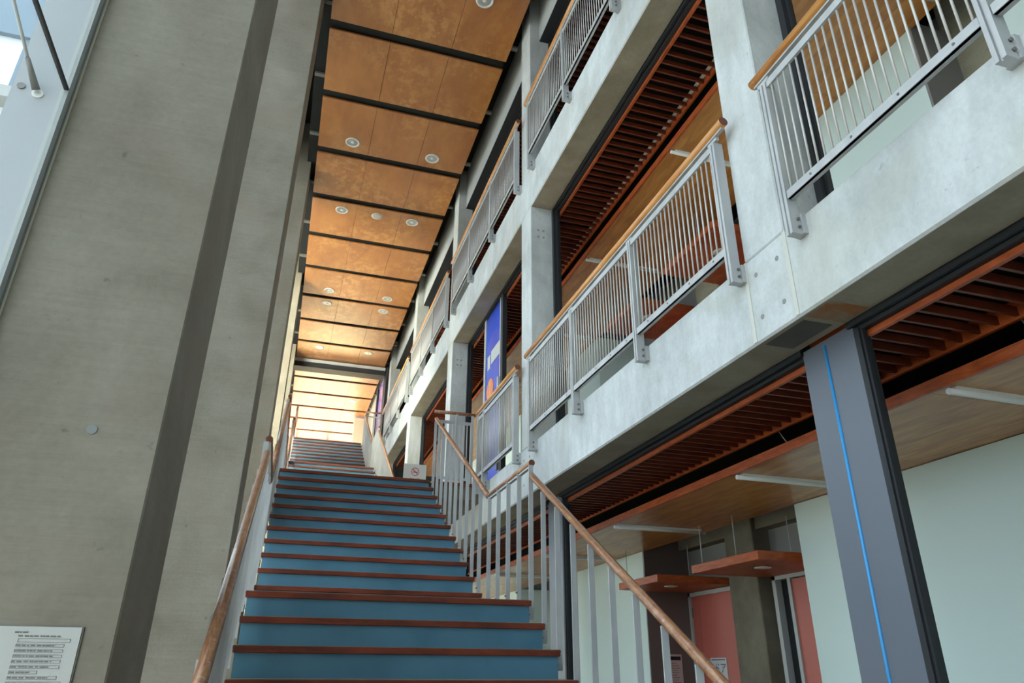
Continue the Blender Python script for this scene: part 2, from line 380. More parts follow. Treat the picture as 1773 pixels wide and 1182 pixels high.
# ------------------------------------------------------------------ hall ceiling
gaps = [8.09 + 1.4675 * i for i in range(-3, 16)]
CX0, CX1, CZ = -0.33, 2.37, 8.70
sl = MB()
for g in gaps: sl.box(CX0 + 0.01, CX1 - 0.01, g - 0.12, g + 0.12, CZ + 0.055, CZ + 0.075, 'slot')
struct('ceiling_slot_boards', sl)
lights_at = {7.0: [(1.75, 'l')], 10.65: [(.27, 'l'), (1.74, 'l')], 12.85: [(.28, 'l'), (1.01, 's'), (1.76, 'l')], 16.49: [(.30, 'l'), (1.77, 'l')],
             17.23: [(.30, 'l'), (1.77, 'l')], 20.17: [(.30, 'l'), (1.74, 'l')], 24.6: [(.30, 'l'), (1.74, 'l')], 26.1: [(.3, 'l'), (1.74, 'l')]}
for i in range(len(gaps) - 1):
    a, b = gaps[i] + 0.09, gaps[i + 1] - 0.09
    if b < 5.5: continue
    b = min(b, YF - 0.02)
    if 20.6 < (a + b) / 2 < 21.4: b = 21.05
    idx = i - 2
    mb = MB()
    for x0, x1 in ((CX0, 0.574), (0.580, 1.493), (1.499, CX1)): mb.box(x0, x1, a, b, CZ, CZ + 0.03, 'ply')
    mb.box(CX0 + 0.05, CX1 - 0.05, a + 0.05, b - 0.05, CZ + 0.03, CZ + 0.05, 'slot')
    lab = 'mottled orange plywood ceiling panel of three boards, %s counted from the top edge' % ORD[max(0, idx)].replace('nearest', 'first')
    if (a + b) / 2 > 21.5: lab = 'brightly lit plywood ceiling panel beyond the dark cross beam, %s behind it' % ORD[int(((a + b) / 2 - 21.6) / 1.4675)].replace('nearest', 'first')
    tag(build('ceiling_panel', mb), lab, 'ceiling panel', 'plywood ceiling panels')
    tag(build('hanger_channel', MB().box(-0.495, 2.495, b - 0.24, b - 0.17, CZ + 0.08, CZ + 0.12, 'dim_steel')), 'galvanised channel carrying the ceiling panel, its ends showing in the gaps, panel %s' % ORD[max(0, idx)], 'channel', 'steel channels above the ceiling panels')
def downlight(x, y, lab):
    t = thing('recessed_downlight', x, y, CZ, lab, 'ceiling light', 'recessed downlights in the hall ceiling')
    build('trim_ring', MB().lathe_z(x, y, [(0.130, CZ - 0.001), (0.130, CZ - 0.010), (0.112, CZ - 0.014), (0.095, CZ - 0.004), (0.095, CZ - 0.001)], 'white'), t)
    build('reflector', MB().lathe_z(x, y, [(0.096, CZ - 0.0045), (0.070, CZ - 0.0035), (0.03, CZ - 0.003)], 'reflector'), t)
    build('lamp', MB().lathe_z(x, y, [(0.035, CZ - 0.003), (0.032, CZ - 0.009), (0.010, CZ - 0.012)], 'white', 16), t)
side = {0: 'left', 1: 'right'}
for y, ls in lights_at.items():
    for x, kind in ls:
        where = {7.0: 'cut off by the top edge of the picture', 10.65: 'of the pair nearest the top', 12.85: 'of the row with the grey speaker', 16.49: 'of the third pair down the ceiling', 17.23: 'of the fourth pair down the ceiling',
                 20.17: 'just in front of the dark cross beam', 24.6: 'in the bright ceiling beyond the cross beam', 26.1: 'deep in the bright ceiling at the stair top'}[y]
        s = 'left' if x < 1 else 'right'
        if kind == 'l': downlight(x, y, 'round white recessed downlight, %s one, %s' % (s, where))
        else:
            t = thing('ceiling_speaker', x, y, CZ, 'flat grey round ceiling speaker between two downlights', 'speaker')
            build('rim', MB().lathe_z(x, y, [(0.115, CZ - 0.001), (0.115, CZ - 0.008), (0.10, CZ - 0.010)], 'white'), t)
            build('grille', MB().lathe_z(x, y, [(0.10, CZ - 0.010), (0.08, CZ - 0.014), (0.02, CZ - 0.015)], 'speaker'), t)
mb = MB().box(-0.45, 2.40, 21.08, 21.14, 8.43, 8.66, 'black').box(-0.45, 2.40, 21.065, 21.08, 8.56, 8.66, 'grey_panel').box(-0.45, 2.40, 21.08, 21.50, 8.40, 8.44, 'black').box(-0.45, 2.40, 21.14, 21.5, 8.44, 8.66, 'black')  # lit upper part of the beam's near face painted as a grey strip
tag(build('cross_beam', mb), 'dark cross beam spanning the hall ceiling above the stair top, grey on its near face', 'beam')
# upper grey wall band over the top gallery
for n in range(-1, 5):
    mb = MB().box(2.65, 2.80, YC(n) + COLW, YC(n + 1), 8.44, 9.75, 'grey_panel')
    mb.box(2.652, 2.80, YC(n) + COLW, YC(n + 1), 8.425, 8.441, 'black')
    struct('wall_right_upper', mb)

# ------------------------------------------------------------------ window heads, jambs, louvres and gallery ceilings
def bay_frame(n, zb, label):
    a, b = YC(n) + COLW, YC(n + 1)
    w = MB()
    full_a, full_b = (a, b)
    w.box(2.801, 2.830, full_a, full_b, zb - 0.030, zb + 0.02, 'black'); w.box(2.838, 2.880, full_a, full_b, zb - 0.052, zb + 0.05, 'black')
    w.box(2.830, 2.838, full_a, full_b, zb - 0.010, zb + 0.02, 'void')
    z0 = {1.74: L1, 5.46: L2, 8.44: L3}[zb]
    if zb > 2:
        w.box(2.785, 2.880, b - 0.055, b - 0.002, z0, zb - 0.03, 'black'); w.box(2.785, 2.880, a + 0.002, a + 0.055, z0, zb - 0.03, 'black')
        w.box(2.822, 2.845, b - 0.075, b - 0.055, z0, zb - 0.03, 'black')
    return struct('window_%d' % (3 + n + (10 if zb > 3 else 0) + (10 if zb > 6 else 0)), w, label)
def louvre(n, zt, x1=3.45, lab=''):
    a, b = YC(n) + COLW * 0.5, YC(n + 1) + COLW * 0.5
    t = thing('louvre_ceiling', 3.1, (a + b) / 2, zt, lab, 'louvre', 'red wooden louvre ceilings along the galleries')
    build('edge_board', MB().box(2.880, 2.905, a, b, zt - 0.01, zt + 0.14, 'trim_wood'), t)
    build('inner_board', MB().box(x1, x1 + 0.025, a, b, zt - 0.015, zt + 0.09, 'trim_wood'), t)
    s = MB(); k = 0; y = a + 0.03
    while y < b - 0.005:
        s.box(2.905, x1, y - 0.009, y + 0.009, zt, zt + 0.05, 'louvre'); y += 0.1125
    build('slats', s, t)
    return t
def board_ceiling(n, z, lab, near=None, far=None):
    a, b = YC(n) + COLW * 0.5, YC(n + 1) + COLW * 0.5
    t = thing('plywood_ceiling', 4.1, (a + b) / 2, z, lab, 'ceiling panel', 'plywood ceilings inside the galleries')
    mb = MB(); y = a
    while y < b - 0.01:
        y1 = min(b, y + 1.22)
        for x0, x2 in ((3.505, 4.45), (4.453, 4.75)): mb.box(x0, x2, y + 0.0015, y1 - 0.0015, z, z + 0.02, 'ply_gallery')
        y = y1
    build('boards', mb, t)
    build('fascia', MB().box(3.480, 3.505, a, b, z - 0.008, z + 0.062, 'trim_wood'), t)
def tube_light(y, z, lab, x0=3.51, x1=4.66):
    t = thing('fluorescent_batten', (x0 + x1) / 2, y, z - 0.045, lab, 'ceiling light', 'slim white batten lights in the galleries')
    build('housing', MB().box(x0 + 0.05, x1 - 0.05, y - 0.022, y + 0.022, z - 0.020, z, 'white'), t)
    build('diffuser', MB().tube([(x0, y, z - 0.032), (x1, y, z - 0.032)], 0.019, 'white', 12), t)
gname = {1.74: 'ground floor', 5.46: 'lower gallery', 8.44: 'upper gallery'}
for zb, rng in ((1.74, range(-1, 4)), (5.46, range(-1, 5)), (8.44, range(-1, 5))):
    for n in rng:
        bay_frame(n, zb, 'black metal opening frame, %s' % gname[zb])
for n in range(-1, 4):
    louvre(n, 1.665, 3.45, 'dark red slatted ceiling strip on the ground floor, %s bay' % ORD[n + 1])
    board_ceiling(n, 1.49, 'golden plywood ceiling with an orange fascia on the ground floor, %s bay' % ORD[n + 1])
for n in range(-1, 4):
    louvre(n, 5.385, 3.45, 'red slatted ceiling strip over the lower gallery, %s bay' % ORD[n + 1])
    board_ceiling(n, 5.21, 'golden plywood ceiling with an orange fascia over the lower gallery, %s bay' % ORD[n + 1])
for n in range(-1, 5):
    louvre(n, 8.40, 4.60, 'red slatted ceiling over the upper gallery, %s bay, glimpsed through the railing' % ORD[n + 1])
# white strips painted as light seen through above the lower gallery slats
for n in range(0, 3):
    tag(build('painted_light_strip', MB().box(3.415, 3.445, YC(n) + 0.2, YC(n + 1) + 0.15, 5.44, 5.46, 'white')), 'white strip standing in for light seen in dashes between the red slats over the lower gallery, %s bay' % ORD[n + 1], 'strip', 'white strips standing in for light behind the slats')
for y, lab in ((4.98, 'slim white batten light on the ground floor ceiling, between grey post and railing'), (2.98 - 0.1, 'slim white batten light at the right edge, right of the big grey post'), (7.36, 'slim white batten light above the hung canopies on the ground floor'), (9.75, 'slim white batten light seen between the stair railing bars, nearer one'), (12.1, 'slim white batten light seen between the stair railing bars, farther one')):
    tube_light(y, 1.49, lab)
for y, lab in ((5.42, 'slim white batten light above the nearest wooden handrail, next to the right column'), (7.80, 'slim white batten light behind the middle of the lower gallery railing'), (10.2, 'slim white batten light behind the farther lower gallery railing'), (12.6, 'slim white batten light beside the blue door panel'), (3.0, 'batten light hidden by the right column')):
    tube_light(y, 5.21, lab)

# wire bracing in the dark gap above the ground floor fascia
for k, (y, dy) in enumerate(((1.6, .12), (1.85, -.1), (3.45, .1), (3.75, -.14), (4.35, .16), (2.35, .08))):
    tag(build('hanger_wire', MB().tube([(3.56, y, 1.56), (3.56, y + dy, 1.80)], 0.004, 'galv', 6)), 'thin slanting hanger wire in the dark gap over the ground floor fascia', 'wire', 'hanger wires above the ground floor ceiling')

# ------------------------------------------------------------------ gallery rooms
def mint(y0, y1, z0, z1, ret=True): struct('wall_mint', MB().box(4.72, 5.44, y0, y1, z0, z1, 'mint'), 'mint painted wall block inside the gallery')
for y0, y1 in ((YN, 5.83), (9.06, 11.4), (14.4, 20.0)): mint(y0, y1, L1, 1.485)
for y0, y1 in ((YN, 2.61), (3.33, 5.83), (10.14, 11.6), (14.4, 20.0)): mint(y0, y1, L2, 5.205)
struct('wall_right_ground', MB().box(5.42, 5.6, YN, YF, L1, 2.05, 'greywall'))
struct('wall_right_lower', MB().box(5.42, 5.6, YN, YF, L2, 5.85, 'greywall'))
struct('wall_right_top', MB().box(4.9, 5.1, YN, YF, L3, 9.4, 'greywall'))
struct('wall_return_ground', MB().box(4.725, 5.42, 9.04, 9.06, L1, 1.9, 'brown'))
struct('wall_return_lower', MB().box(4.725, 5.42, 3.31, 3.33, L2, 5.3, 'return_grey'))
for z0, z1, ncols, g in ((L1, 2.05, (1,), 'ground floor, behind the hung canopies'), (L2, 5.85, (0, 1), 'lower gallery, seen behind the railing')):
    for n in ncols:
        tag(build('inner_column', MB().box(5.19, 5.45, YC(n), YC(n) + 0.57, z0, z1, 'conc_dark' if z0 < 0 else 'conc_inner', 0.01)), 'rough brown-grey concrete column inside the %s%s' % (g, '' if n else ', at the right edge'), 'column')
for z in (1.49, 5.21):
    struct('trim_%d' % (1 if z < 3 else 2), MB().box(5.25, 5.42, 5.85, 9.0, z + 0.02, z + 0.28, 'conc_dark').box(4.75, 5.42, 5.85, 9.03, z + 0.5, z + 0.55, 'void'))
def canopy(y0, y1, z, lab, dl):
    t = thing('hung_canopy', 4.6, (y0 + y1) / 2, z, lab, 'canopy', 'hung wooden canopies over the pink doors')
    mb = MB().box(4.33, 5.40, y0, y1, z, z + 0.085, 'trim_wood', 0.003)
    build('board', mb, t)
    for x, y in ((4.40, y0 + 0.45), (4.40, y1 - 0.12), (4.95, y0 + 0.3)):
        build('hanger_rod', MB().tube([(x, y, z + 0.085), (x, y, z + 0.50)], 0.005, 'galv', 8), t)
    build('downlight', MB().lathe_z(4.72, dl, [(0.085, z - 0.001), (0.085, z - 0.008), (0.06, z - 0.012), (0.02, z - 0.010)], 'white'), t)
for z, g in ((0.97, 'ground floor'), (4.74, 'lower gallery')):
    canopy(5.97, 7.18, z, 'orange-brown wooden canopy hung on rods in the %s, the nearer one' % g, 6.45)
    canopy(7.97, 9.03, z, 'orange-brown wooden canopy hung on rods in the %s, the farther one' % g, 8.35)
def door(y0, y1, z0, h, lab, kind, frame_y=None):
    t = tag(put('door_%d' % kind, None, Vector((5.40, (y0 + y1) / 2, z0 + H0))), lab, None, None, 'structure')
    build('door_leaf', MB().box(5.375, 5.405, y0 + 0.05, y1 - 0.22, z0, z0 + h, 'pink'), t)
    build('side_leaf', MB().box(5.375, 5.405, y1 - 0.215, y1 - 0.05, z0, z0 + h, 'pink'), t)
    build('door_frame', MB().box(5.35, 5.42, y0, y0 + 0.05, z0, z0 + h + 0.05, 'doorframe').box(5.35, 5.42, y1 - 0.05, y1, z0, z0 + h + 0.05, 'doorframe').box(5.35, 5.42, y0, y1, z0 + h, z0 + h + 0.05, 'doorframe'), t)
    for z in (0.4, 1.3, 2.2): build('hinge', MB().box(5.365, 5.376, y1 - 0.062, y1 - 0.045, z0 + z, z0 + z + 0.12, 'bolt'), t)
    return t
d1 = door(7.85, 9.035, L1, 2.46, 'salmon pink double door on the ground floor, left of the inner concrete column', 1)
door(7.85, 9.035, L2, 2.46, 'salmon pink door deep in the lower gallery', 2)
d3 = tag(put('door_3', None, Vector((5.38, 6.6, 0.0))), 'salmon pink door right of the inner concrete column, partly hidden by the mint wall', None, None, 'structure')
build('door_leaf', MB().box(5.33, 5.36, 5.85, 6.82, L1, 0.92, 'pink'), d3)
build('door_frame', MB().box(5.30, 5.42, 7.06, 7.12, L1, 0.99, 'doorframe').box(5.30, 5.42, 5.84, 7.12, 0.93, 0.99, 'doorframe').box(5.31, 5.36, 6.82, 6.87, L1, 0.93, 'doorframe'), d3)
build('dark_side_light', MB().box(5.38, 5.40, 6.87, 7.06, L1, 0.93, 'void'), d3)
build('door_handle', MB().tube([(5.30, 6.05, -0.6), (5.30, 6.05, 0.1)], 0.012, 'galv', 10).box(5.30, 5.33, 6.04, 6.06, -0.55, -0.53, 'galv').box(5.30, 5.33, 6.04, 6.06, 0.03, 0.05, 'galv'), d3)
d4 = tag(put('door_4', None, Vector((5.38, 6.6, L2 + H0))), 'salmon pink door in the lower gallery near the right column', None, None, 'structure')
build('door_leaf', MB().box(5.33, 5.36, 5.85, 6.82, L2, 4.72, 'pink'), d4)

# notices in the ground floor recess
t = thing('door_notice', 5.37, 8.48, -0.25, 'white paper notice with blue Japanese lettering on the pink door', 'notice')
build('sheet', MB().box(5.368, 5.374, 8.30, 8.66, -0.33, 0.155, 'paper'), t)
mp = lambda cy_, cz: (lambda u, v, w: (5.3675 - w, cy_ - u, cz + v))
text('\u30c9\u30a2', 0.13, 'print_blue', mp(8.45, 0.03), 'lettering', t)
text('\u958b\u653e\u4e2d', 0.115, 'print_blue', mp(8.46, -0.13), 'lettering', t)
build('header_line', MB().box(5.3665, 5.368, 8.33, 8.63, 0.128, 0.140, 'print_blue'), t)
t = thing('wall_poster', 5.04, 9.03, -0.8, 'pale pink poster with a black heading on the brown wall beside the pink door', 'poster')
build('sheet', MB().box(4.905, 5.175, 9.030, 9.038, -0.75, 0.20, 'pinkpaper'), t)
build('heading', MB().box(4.925, 5.155, 9.027, 9.030, 0.13, 0.175, 'print_dark'), t)
mb = MB(); z = 0.09
while z > -0.72:
    mb.box(4.93, 4.96 + 0.03 * random.random(), 9.028, 9.030, z, z + 0.010, 'print_dark'); mb.box(5.02, 5.08 + 0.07 * random.random(), 9.028, 9.030, z, z + 0.007, random.choice(['print', 'red'])); z -= 0.028
build('text_lines', mb, t)

# ------------------------------------------------------------------ grey posts on the ground floor
def grey_post(n, lab, strip):
    y0, y1 = YC(n) - 0.035, YC(n) + 0.39
    t = thing('grey_post', 2.95, (y0 + y1) / 2, L1, lab, 'post', 'blue-grey posts on the ground floor')
    build('cladding', MB().box(2.822, 2.90, y0 + 0.01, y1, L1, 1.735, 'post', 0.003), t)
    build('black_jamb', MB().box(2.822, 2.90, y0 - 0.025, y0 + 0.01, L1, 1.70, 'black').box(2.835, 2.86, y0 - 0.04, y0 - 0.025, L1, 1.69, 'black'), t)
    if strip: build('blue_strip', MB().tube([(2.820, YC(n) + 0.20, L1), (2.820, YC(n) + 0.20, 1.70)], 0.0095, 'blue_strip', 8), t)
grey_post(0, 'big blue-grey steel post with a thin sky-blue line down it, at the right', True)
grey_post(1, 'blue-grey post behind the stair railing, middle of the picture', False)
for n in (2, 3): grey_post(n, 'blue-grey ground floor post hidden behind the stair, number %s' % ORD[n], False)

# ------------------------------------------------------------------ blue door panel on the lower gallery and violet poster at the top
t = thing('blue_door_panel', 2.85, 10.1, L2, 'tall cobalt blue glass door with white label and orange round emblem, beyond the gallery railing', 'door')
build('door_frame', MB().box(2.83, 2.88, 9.62, 9.70, L2, 5.44, 'doorframe').box(2.83, 2.88, 10.52, 10.62, L2, 5.44, 'doorframe'), t)
build('film', MB().box(2.845, 2.865, 9.70, 10.52, L2, 5.44, 'banner_blue'), t)
build('black_mullion', MB().box(2.82, 2.89, 9.51, 9.62, L2, 5.44, 'black'), t)
build('white_label', MB().box(2.840, 2.845, 9.74, 10.22, 4.48, 4.71, 'paper').box(2.840, 2.845, 10.27, 10.42, 4.44, 4.68, 'paper'), t)
e = build('round_emblem', MB().tube([(2.845, 10.25, 4.050), (2.839, 10.25, 4.050)], 0.19, 'orange', 28), t)
build('emblem_figure', MB().tube([(2.839, 10.25, 4.150), (2.837, 10.25, 4.150)], 0.035, 'paper', 14).box(2.837, 2.839, 10.20, 10.30, 4.080, 4.105, 'paper').box(2.837, 2.839, 10.235, 10.265, 3.980, 4.110, 'paper').box(2.837, 2.839, 10.18, 10.24, 3.940, 3.970, 'paper').box(2.837, 2.839, 10.26, 10.32, 3.920, 3.950, 'paper'), e)
build('latch', MB().box(2.80, 2.83, 9.66, 9.72, 3.86, 4.06, 'galv').box(2.80, 2.83, 9.66, 9.72, 2.62, 2.76, 'bolt'), t)
build('thin_line', MB().hexa([(2.842, 9.70, 3.80), (2.845, 9.70, 3.80), (2.842, 10.1, 3.46), (2.845, 10.1, 3.46), (2.842, 9.70, 3.81), (2.845, 9.70, 3.81), (2.842, 10.1, 3.47), (2.845, 10.1, 3.47)], 'paper'), t)
t = thing('violet_poster', 2.5, 22.0, L3, 'tall violet and blue poster in a black frame at the far stair top', 'poster')
build('poster_frame', MB().box(2.42, 2.50, 20.90, 21.45, L3, 8.62, 'black').box(2.40, 2.50, 22.75, 23.0, L3, 8.60, 'black').box(2.42, 2.50, 21.45, 22.8, 8.55, 8.68, 'black'), t)
build('poster_film', MB().box(2.44, 2.46, 21.45, 22.75, L3, 8.55, 'banner_purple'), t)
tag(build('pale_pillar', MB().box(2.00, 2.38, 26.2, 26.6, L3, 8.6, 'conc_joint')), 'pale square pillar beyond the stair top beside the violet poster', 'pillar')

# ------------------------------------------------------------------ staircases
XL, XR = -0.213, 1.707
def staircase(name, lab, z0, levels, rise, seq):
    """seq: list of nosing (y, z) from bottom to top; landings appear as gaps in y"""
    t = thing(name, 0.75, seq[0][0], z0, lab, 'staircase')
    zp = z0
    for i, (y, z) in enumerate(seq):
        yn = seq[i + 1][0] if i + 1 < len(seq) else y + 0.30
        mb = MB(True).box(XL, XR, y, y + 0.050, z - 0.040, z - 0.004, 'nosing', 0.004)
        mb.box(XL + 0.004, XR - 0.004, y + 0.002, yn + 0.035, z - 0.030, z, 'tread')
        mb.box(XL, XR, y - 0.0015, y + 0.012, z - 0.018, z - 0.004, 'nosing')
        build('tread', mb, t)
        build('riser', MB(True).box(XL + 0.012, XR - 0.012, y + 0.022, y + 0.040, zp, z - 0.036, 'riser'), t)
        zp = z
    s = MB(True)
    for x in (XL + 0.02, XR - 0.05):
        for (ya, za), (yb, zb) in zip(seq, seq[1:]):
            s.hexa([(x, ya + 0.05, za - 0.32), (x + 0.03, ya + 0.05, za - 0.32), (x, yb + 0.05, zb - 0.32), (x + 0.03, yb + 0.05, zb - 0.32),
                    (x, ya + 0.05, za - 0.05), (x + 0.03, ya + 0.05, za - 0.05), (x, yb + 0.05, zb - 0.21), (x + 0.03, yb + 0.05, zb - 0.21)], 'galv')
    build('stringers', s, t)
    return t
R1 = (L2 - 0.452) / 11; R0 = (0.452 - L1) / 12
seq1 = [(5.06 - 0.281 * (11 - i), 0.452 - R0 * (11 - i)) for i in range(12)] + [(6.43 + 0.283 * i, 0.452 + R1 * (i + 1)) for i in range(11)]
R3 = (L3 - L2) / 23
seq2 = [(16.50 - 0.281 * (11 - i), L2 + R3 * (i + 1)) for i in range(12)] + [(17.95 + 0.283 * i, L2 + R3 * (13 + i)) for i in range(11)]
staircase('lower_staircase', 'wide blue-riser staircase with red-brown wooden treads, nearest flights up to the first gallery', L1, 0, 0, seq1)
staircase('upper_staircase', 'farther blue-riser staircase rising from the gallery landing to the bright top floor', L2, 0, 0, seq2)
struct('floor_landing', MB(True).box(XL - 0.1, 2.44, 9.33, 13.45, L2 - 0.02, L2 - 0.002, 'floor_wood').box(XL - 0.1, 2.44, 9.33, 13.45, L2 - 0.22, L2 - 0.02, 'conc_dark').box(XR + 0.06, 2.43, 9.28, 9.33, L2 - 0.04, L2 - 0.004, 'nosing').box(XR + 0.06, 2.43, 9.31, 9.34, L2 - 0.22, L2 - 0.04, 'conc_dark'))
struct('floor_top_edge', MB(True).box(XR + 0.06, 2.36, 20.80, 20.9, L3 - 0.3, L3, 'nosing'))

BAR = {}
def flat_bar(h):
    k = round(h, 3)
    if k not in BAR:
        mb = MB().box(-0.018, 0.018, -0.0045, 0.0045, -H0, h - H0, 'galv')
        mb.tube([(-0.012, 0, 0.035 - H0), (-0.026, 0, 0.035 - H0)], 0.007, 'bolt', 8).tube([(-0.012, 0, 0.10 - H0), (-0.026, 0, 0.10 - H0)], 0.007, 'bolt', 8)
        BAR[k] = mb.mesh('flat_bar', Vector((0, 0, 0)))
    return BAR[k]
def stair_rail(side, pts, bars, lab, group):
    """pts: handrail polyline pieces [(y,z),...]; bars: (y, ztop, zbottom)"""
    x = (XR + 0.055) if side > 0 else (XL - 0.004)
    xb = (XR + 0.045) if side > 0 else (XL - 0.022)
    t = thing('stair_railing', x + DELTA * pts[0][0][0], pts[0][0][0], pts[0][0][1] - 1.0, lab, 'railing', group)
    for pl in pts:
        build('handrail', MB(True).tube([(x, y, z) for y, z in pl], 0.0255, 'rail_worn', 20, 'rail_end'), t)
        if abs(pl[0][1] - pl[-1][1]) < 0.01: build('rail_flat', MB(True).hexa([(x - 0.014, pl[0][0], pl[0][1] - 0.034), (x + 0.014, pl[0][0], pl[0][1] - 0.034), (x - 0.014, pl[-1][0], pl[-1][1] - 0.034), (x + 0.014, pl[-1][0], pl[-1][1] - 0.034),
                                   (x - 0.014, pl[0][0], pl[0][1] - 0.020), (x + 0.014, pl[0][0], pl[0][1] - 0.020), (x - 0.014, pl[-1][0], pl[-1][1] - 0.020), (x + 0.014, pl[-1][0], pl[-1][1] - 0.020)], 'galv') if len(pl) == 2 else MB(True).box(x - .01, x + .01, pl[0][0], pl[0][0] + .01, pl[0][1] - .03, pl[0][1] - .02, 'galv'), t)
    for y, zt, zb in bars:
        put('baluster', flat_bar(zt - zb), Vector((xb + DELTA * y, y, zb + H0)), t)
    return t
def rails_for(dy, zl, zt, z0, rise0, rise1, lab, group, y5=5.06, y6=6.43, ytop=9.26):
    """zl: mid landing level, zt: top landing level"""
    s0 = rise0 / 0.281; s1 = rise1 / 0.283
    lo_y = y5 - 0.281 * 11
    hl = zl + 1.035
    a = [(lo_y - 0.05, zl + 0.93 - s0 * (5.2 - (lo_y - 0.05) if dy == 0 else (y5 + 0.14) - (lo_y - 0.05))), (y5 + 0.14, zl + 0.93)]
    b = [(y5 + 0.14, hl), (y6 + 0.06, hl)]
    c = [(y6 + 0.06, hl + 0.005), (ytop + 0.07, hl + 0.005 + s1 * (ytop + 0.07 - y6 - 0.06))]
    bars = []
    for i in range(11):
        y = y5 + 0.14 - 0.281 * i; zr = a[1][1] - s0 * (a[1][0] - y)
        bars.append((y, (hl if i == 0 else zr) - 0.02, zr - 1.05))
    n = int(round((y6 - y5 - 0.14) / 0.30))
    for i in range(1, n + 1): bars.append((y5 + 0.14 + 0.30 * i, hl - 0.02, zl - 0.01 if y5 + 0.14 + 0.30 * i < y6 - 0.05 else zl - 0.05))
    for i in range(10):
        y = y6 + 0.06 + 0.283 * (i + 0.9); zr = c[0][1] + s1 * (y - c[0][0]); bars.append((y, zr - 0.02, zr - 1.05))
    for side, nm in ((1, 'right'), (-1, 'left')):
        stair_rail(side, [a, b, c], bars, lab % nm, group)
rails_for(0, 0.452, L2, L1, R0, R1, 'worn brown handrail on grey flat bars along the %s side of the near staircase', 'railings of the near staircase')
rails_for(1, L2 + 12 * R3, L3, L2, R3, R3, 'worn brown handrail on grey bars along the %s side of the far upper staircase', 'railings of the far staircase', 16.50, 17.95, 20.78)
# level handrail beside the first gallery landing (left) and beyond
x = XL - 0.004
t = thing('landing_railing', x + DELTA * 11, 11.3, L2, 'level handrail on the left side of the gallery landing between the two staircases', 'railing')
build('handrail', MB(True).tube([(x, 9.37, 3.29), (x, 13.20, 3.29)], 0.0235, 'rail_worn', 20, 'rail_end'), t)
for i in range(13): put('baluster', flat_bar(1.25), Vector((x - 0.018 + DELTA * (9.45 + 0.3 * i), 9.45 + 0.3 * i, 3.27 - 1.25 + H0)), t)
t = thing('landing_railing', x + DELTA * 21, 22.0, L3, 'level handrail on the left side of the bright top landing', 'railing')
build('handrail', MB(True).tube([(x, 20.9, L3 + 1.0), (x, 25.5, L3 + 1.0), ], 0.0235, 'rail_worn', 16, 'rail_end'), t)
for i in range(15): put('baluster', flat_bar(1.15), Vector((x - 0.018 + DELTA * 21, 21.0 + 0.3 * i, L3 + 0.98 - 1.15 + H0)), t)

def cross_guard(y, zf, lab, xa, xb):
    t = thing('landing_guard', (xa + xb) / 2, y, zf, lab, 'railing', 'short guards at the landing edges')
    build('handrail', MB().tube([(xa - 0.055, y, zf + 1.0), (xb + 0.005, y, zf + 1.0)], 0.0235, 'rail_worn', 20, 'rail_end'), t)
    build('rail_flat', MB().box(xa + 0.02, xb - 0.04, y - 0.005, y + 0.005, zf + 0.84, zf + 0.885, 'galv'), t)
    for fx in (0.50, 0.93): build('post', MB().box(xa + (xb - xa) * fx - 0.016, xa + (xb - xa) * fx + 0.016, y - 0.02, y - 0.005, zf - 0.15, zf + 0.98, 'galv'), t)
    k = 0
    for i in range(9):
        xx = xa + 0.06 + (xb - xa - 0.12) * i / 8
        build('bar', MB().box(xx - 0.006, xx + 0.006, y - 0.004, y + 0.004, zf + 0.06, zf + 0.85, 'galv_rod'), t)
    build('bottom_rail', MB().box(xa + 0.02, xb - 0.04, y - 0.005, y + 0.005, zf + 0.05, zf + 0.085, 'galv'), t)
cross_guard(9.365, L2, 'short brown handrail guard joining the near staircase railing to the gallery', 1.855, 2.385)
cross_guard(20.86, L3, 'short brown handrail guard at the top of the far staircase', 1.935, 2.375)

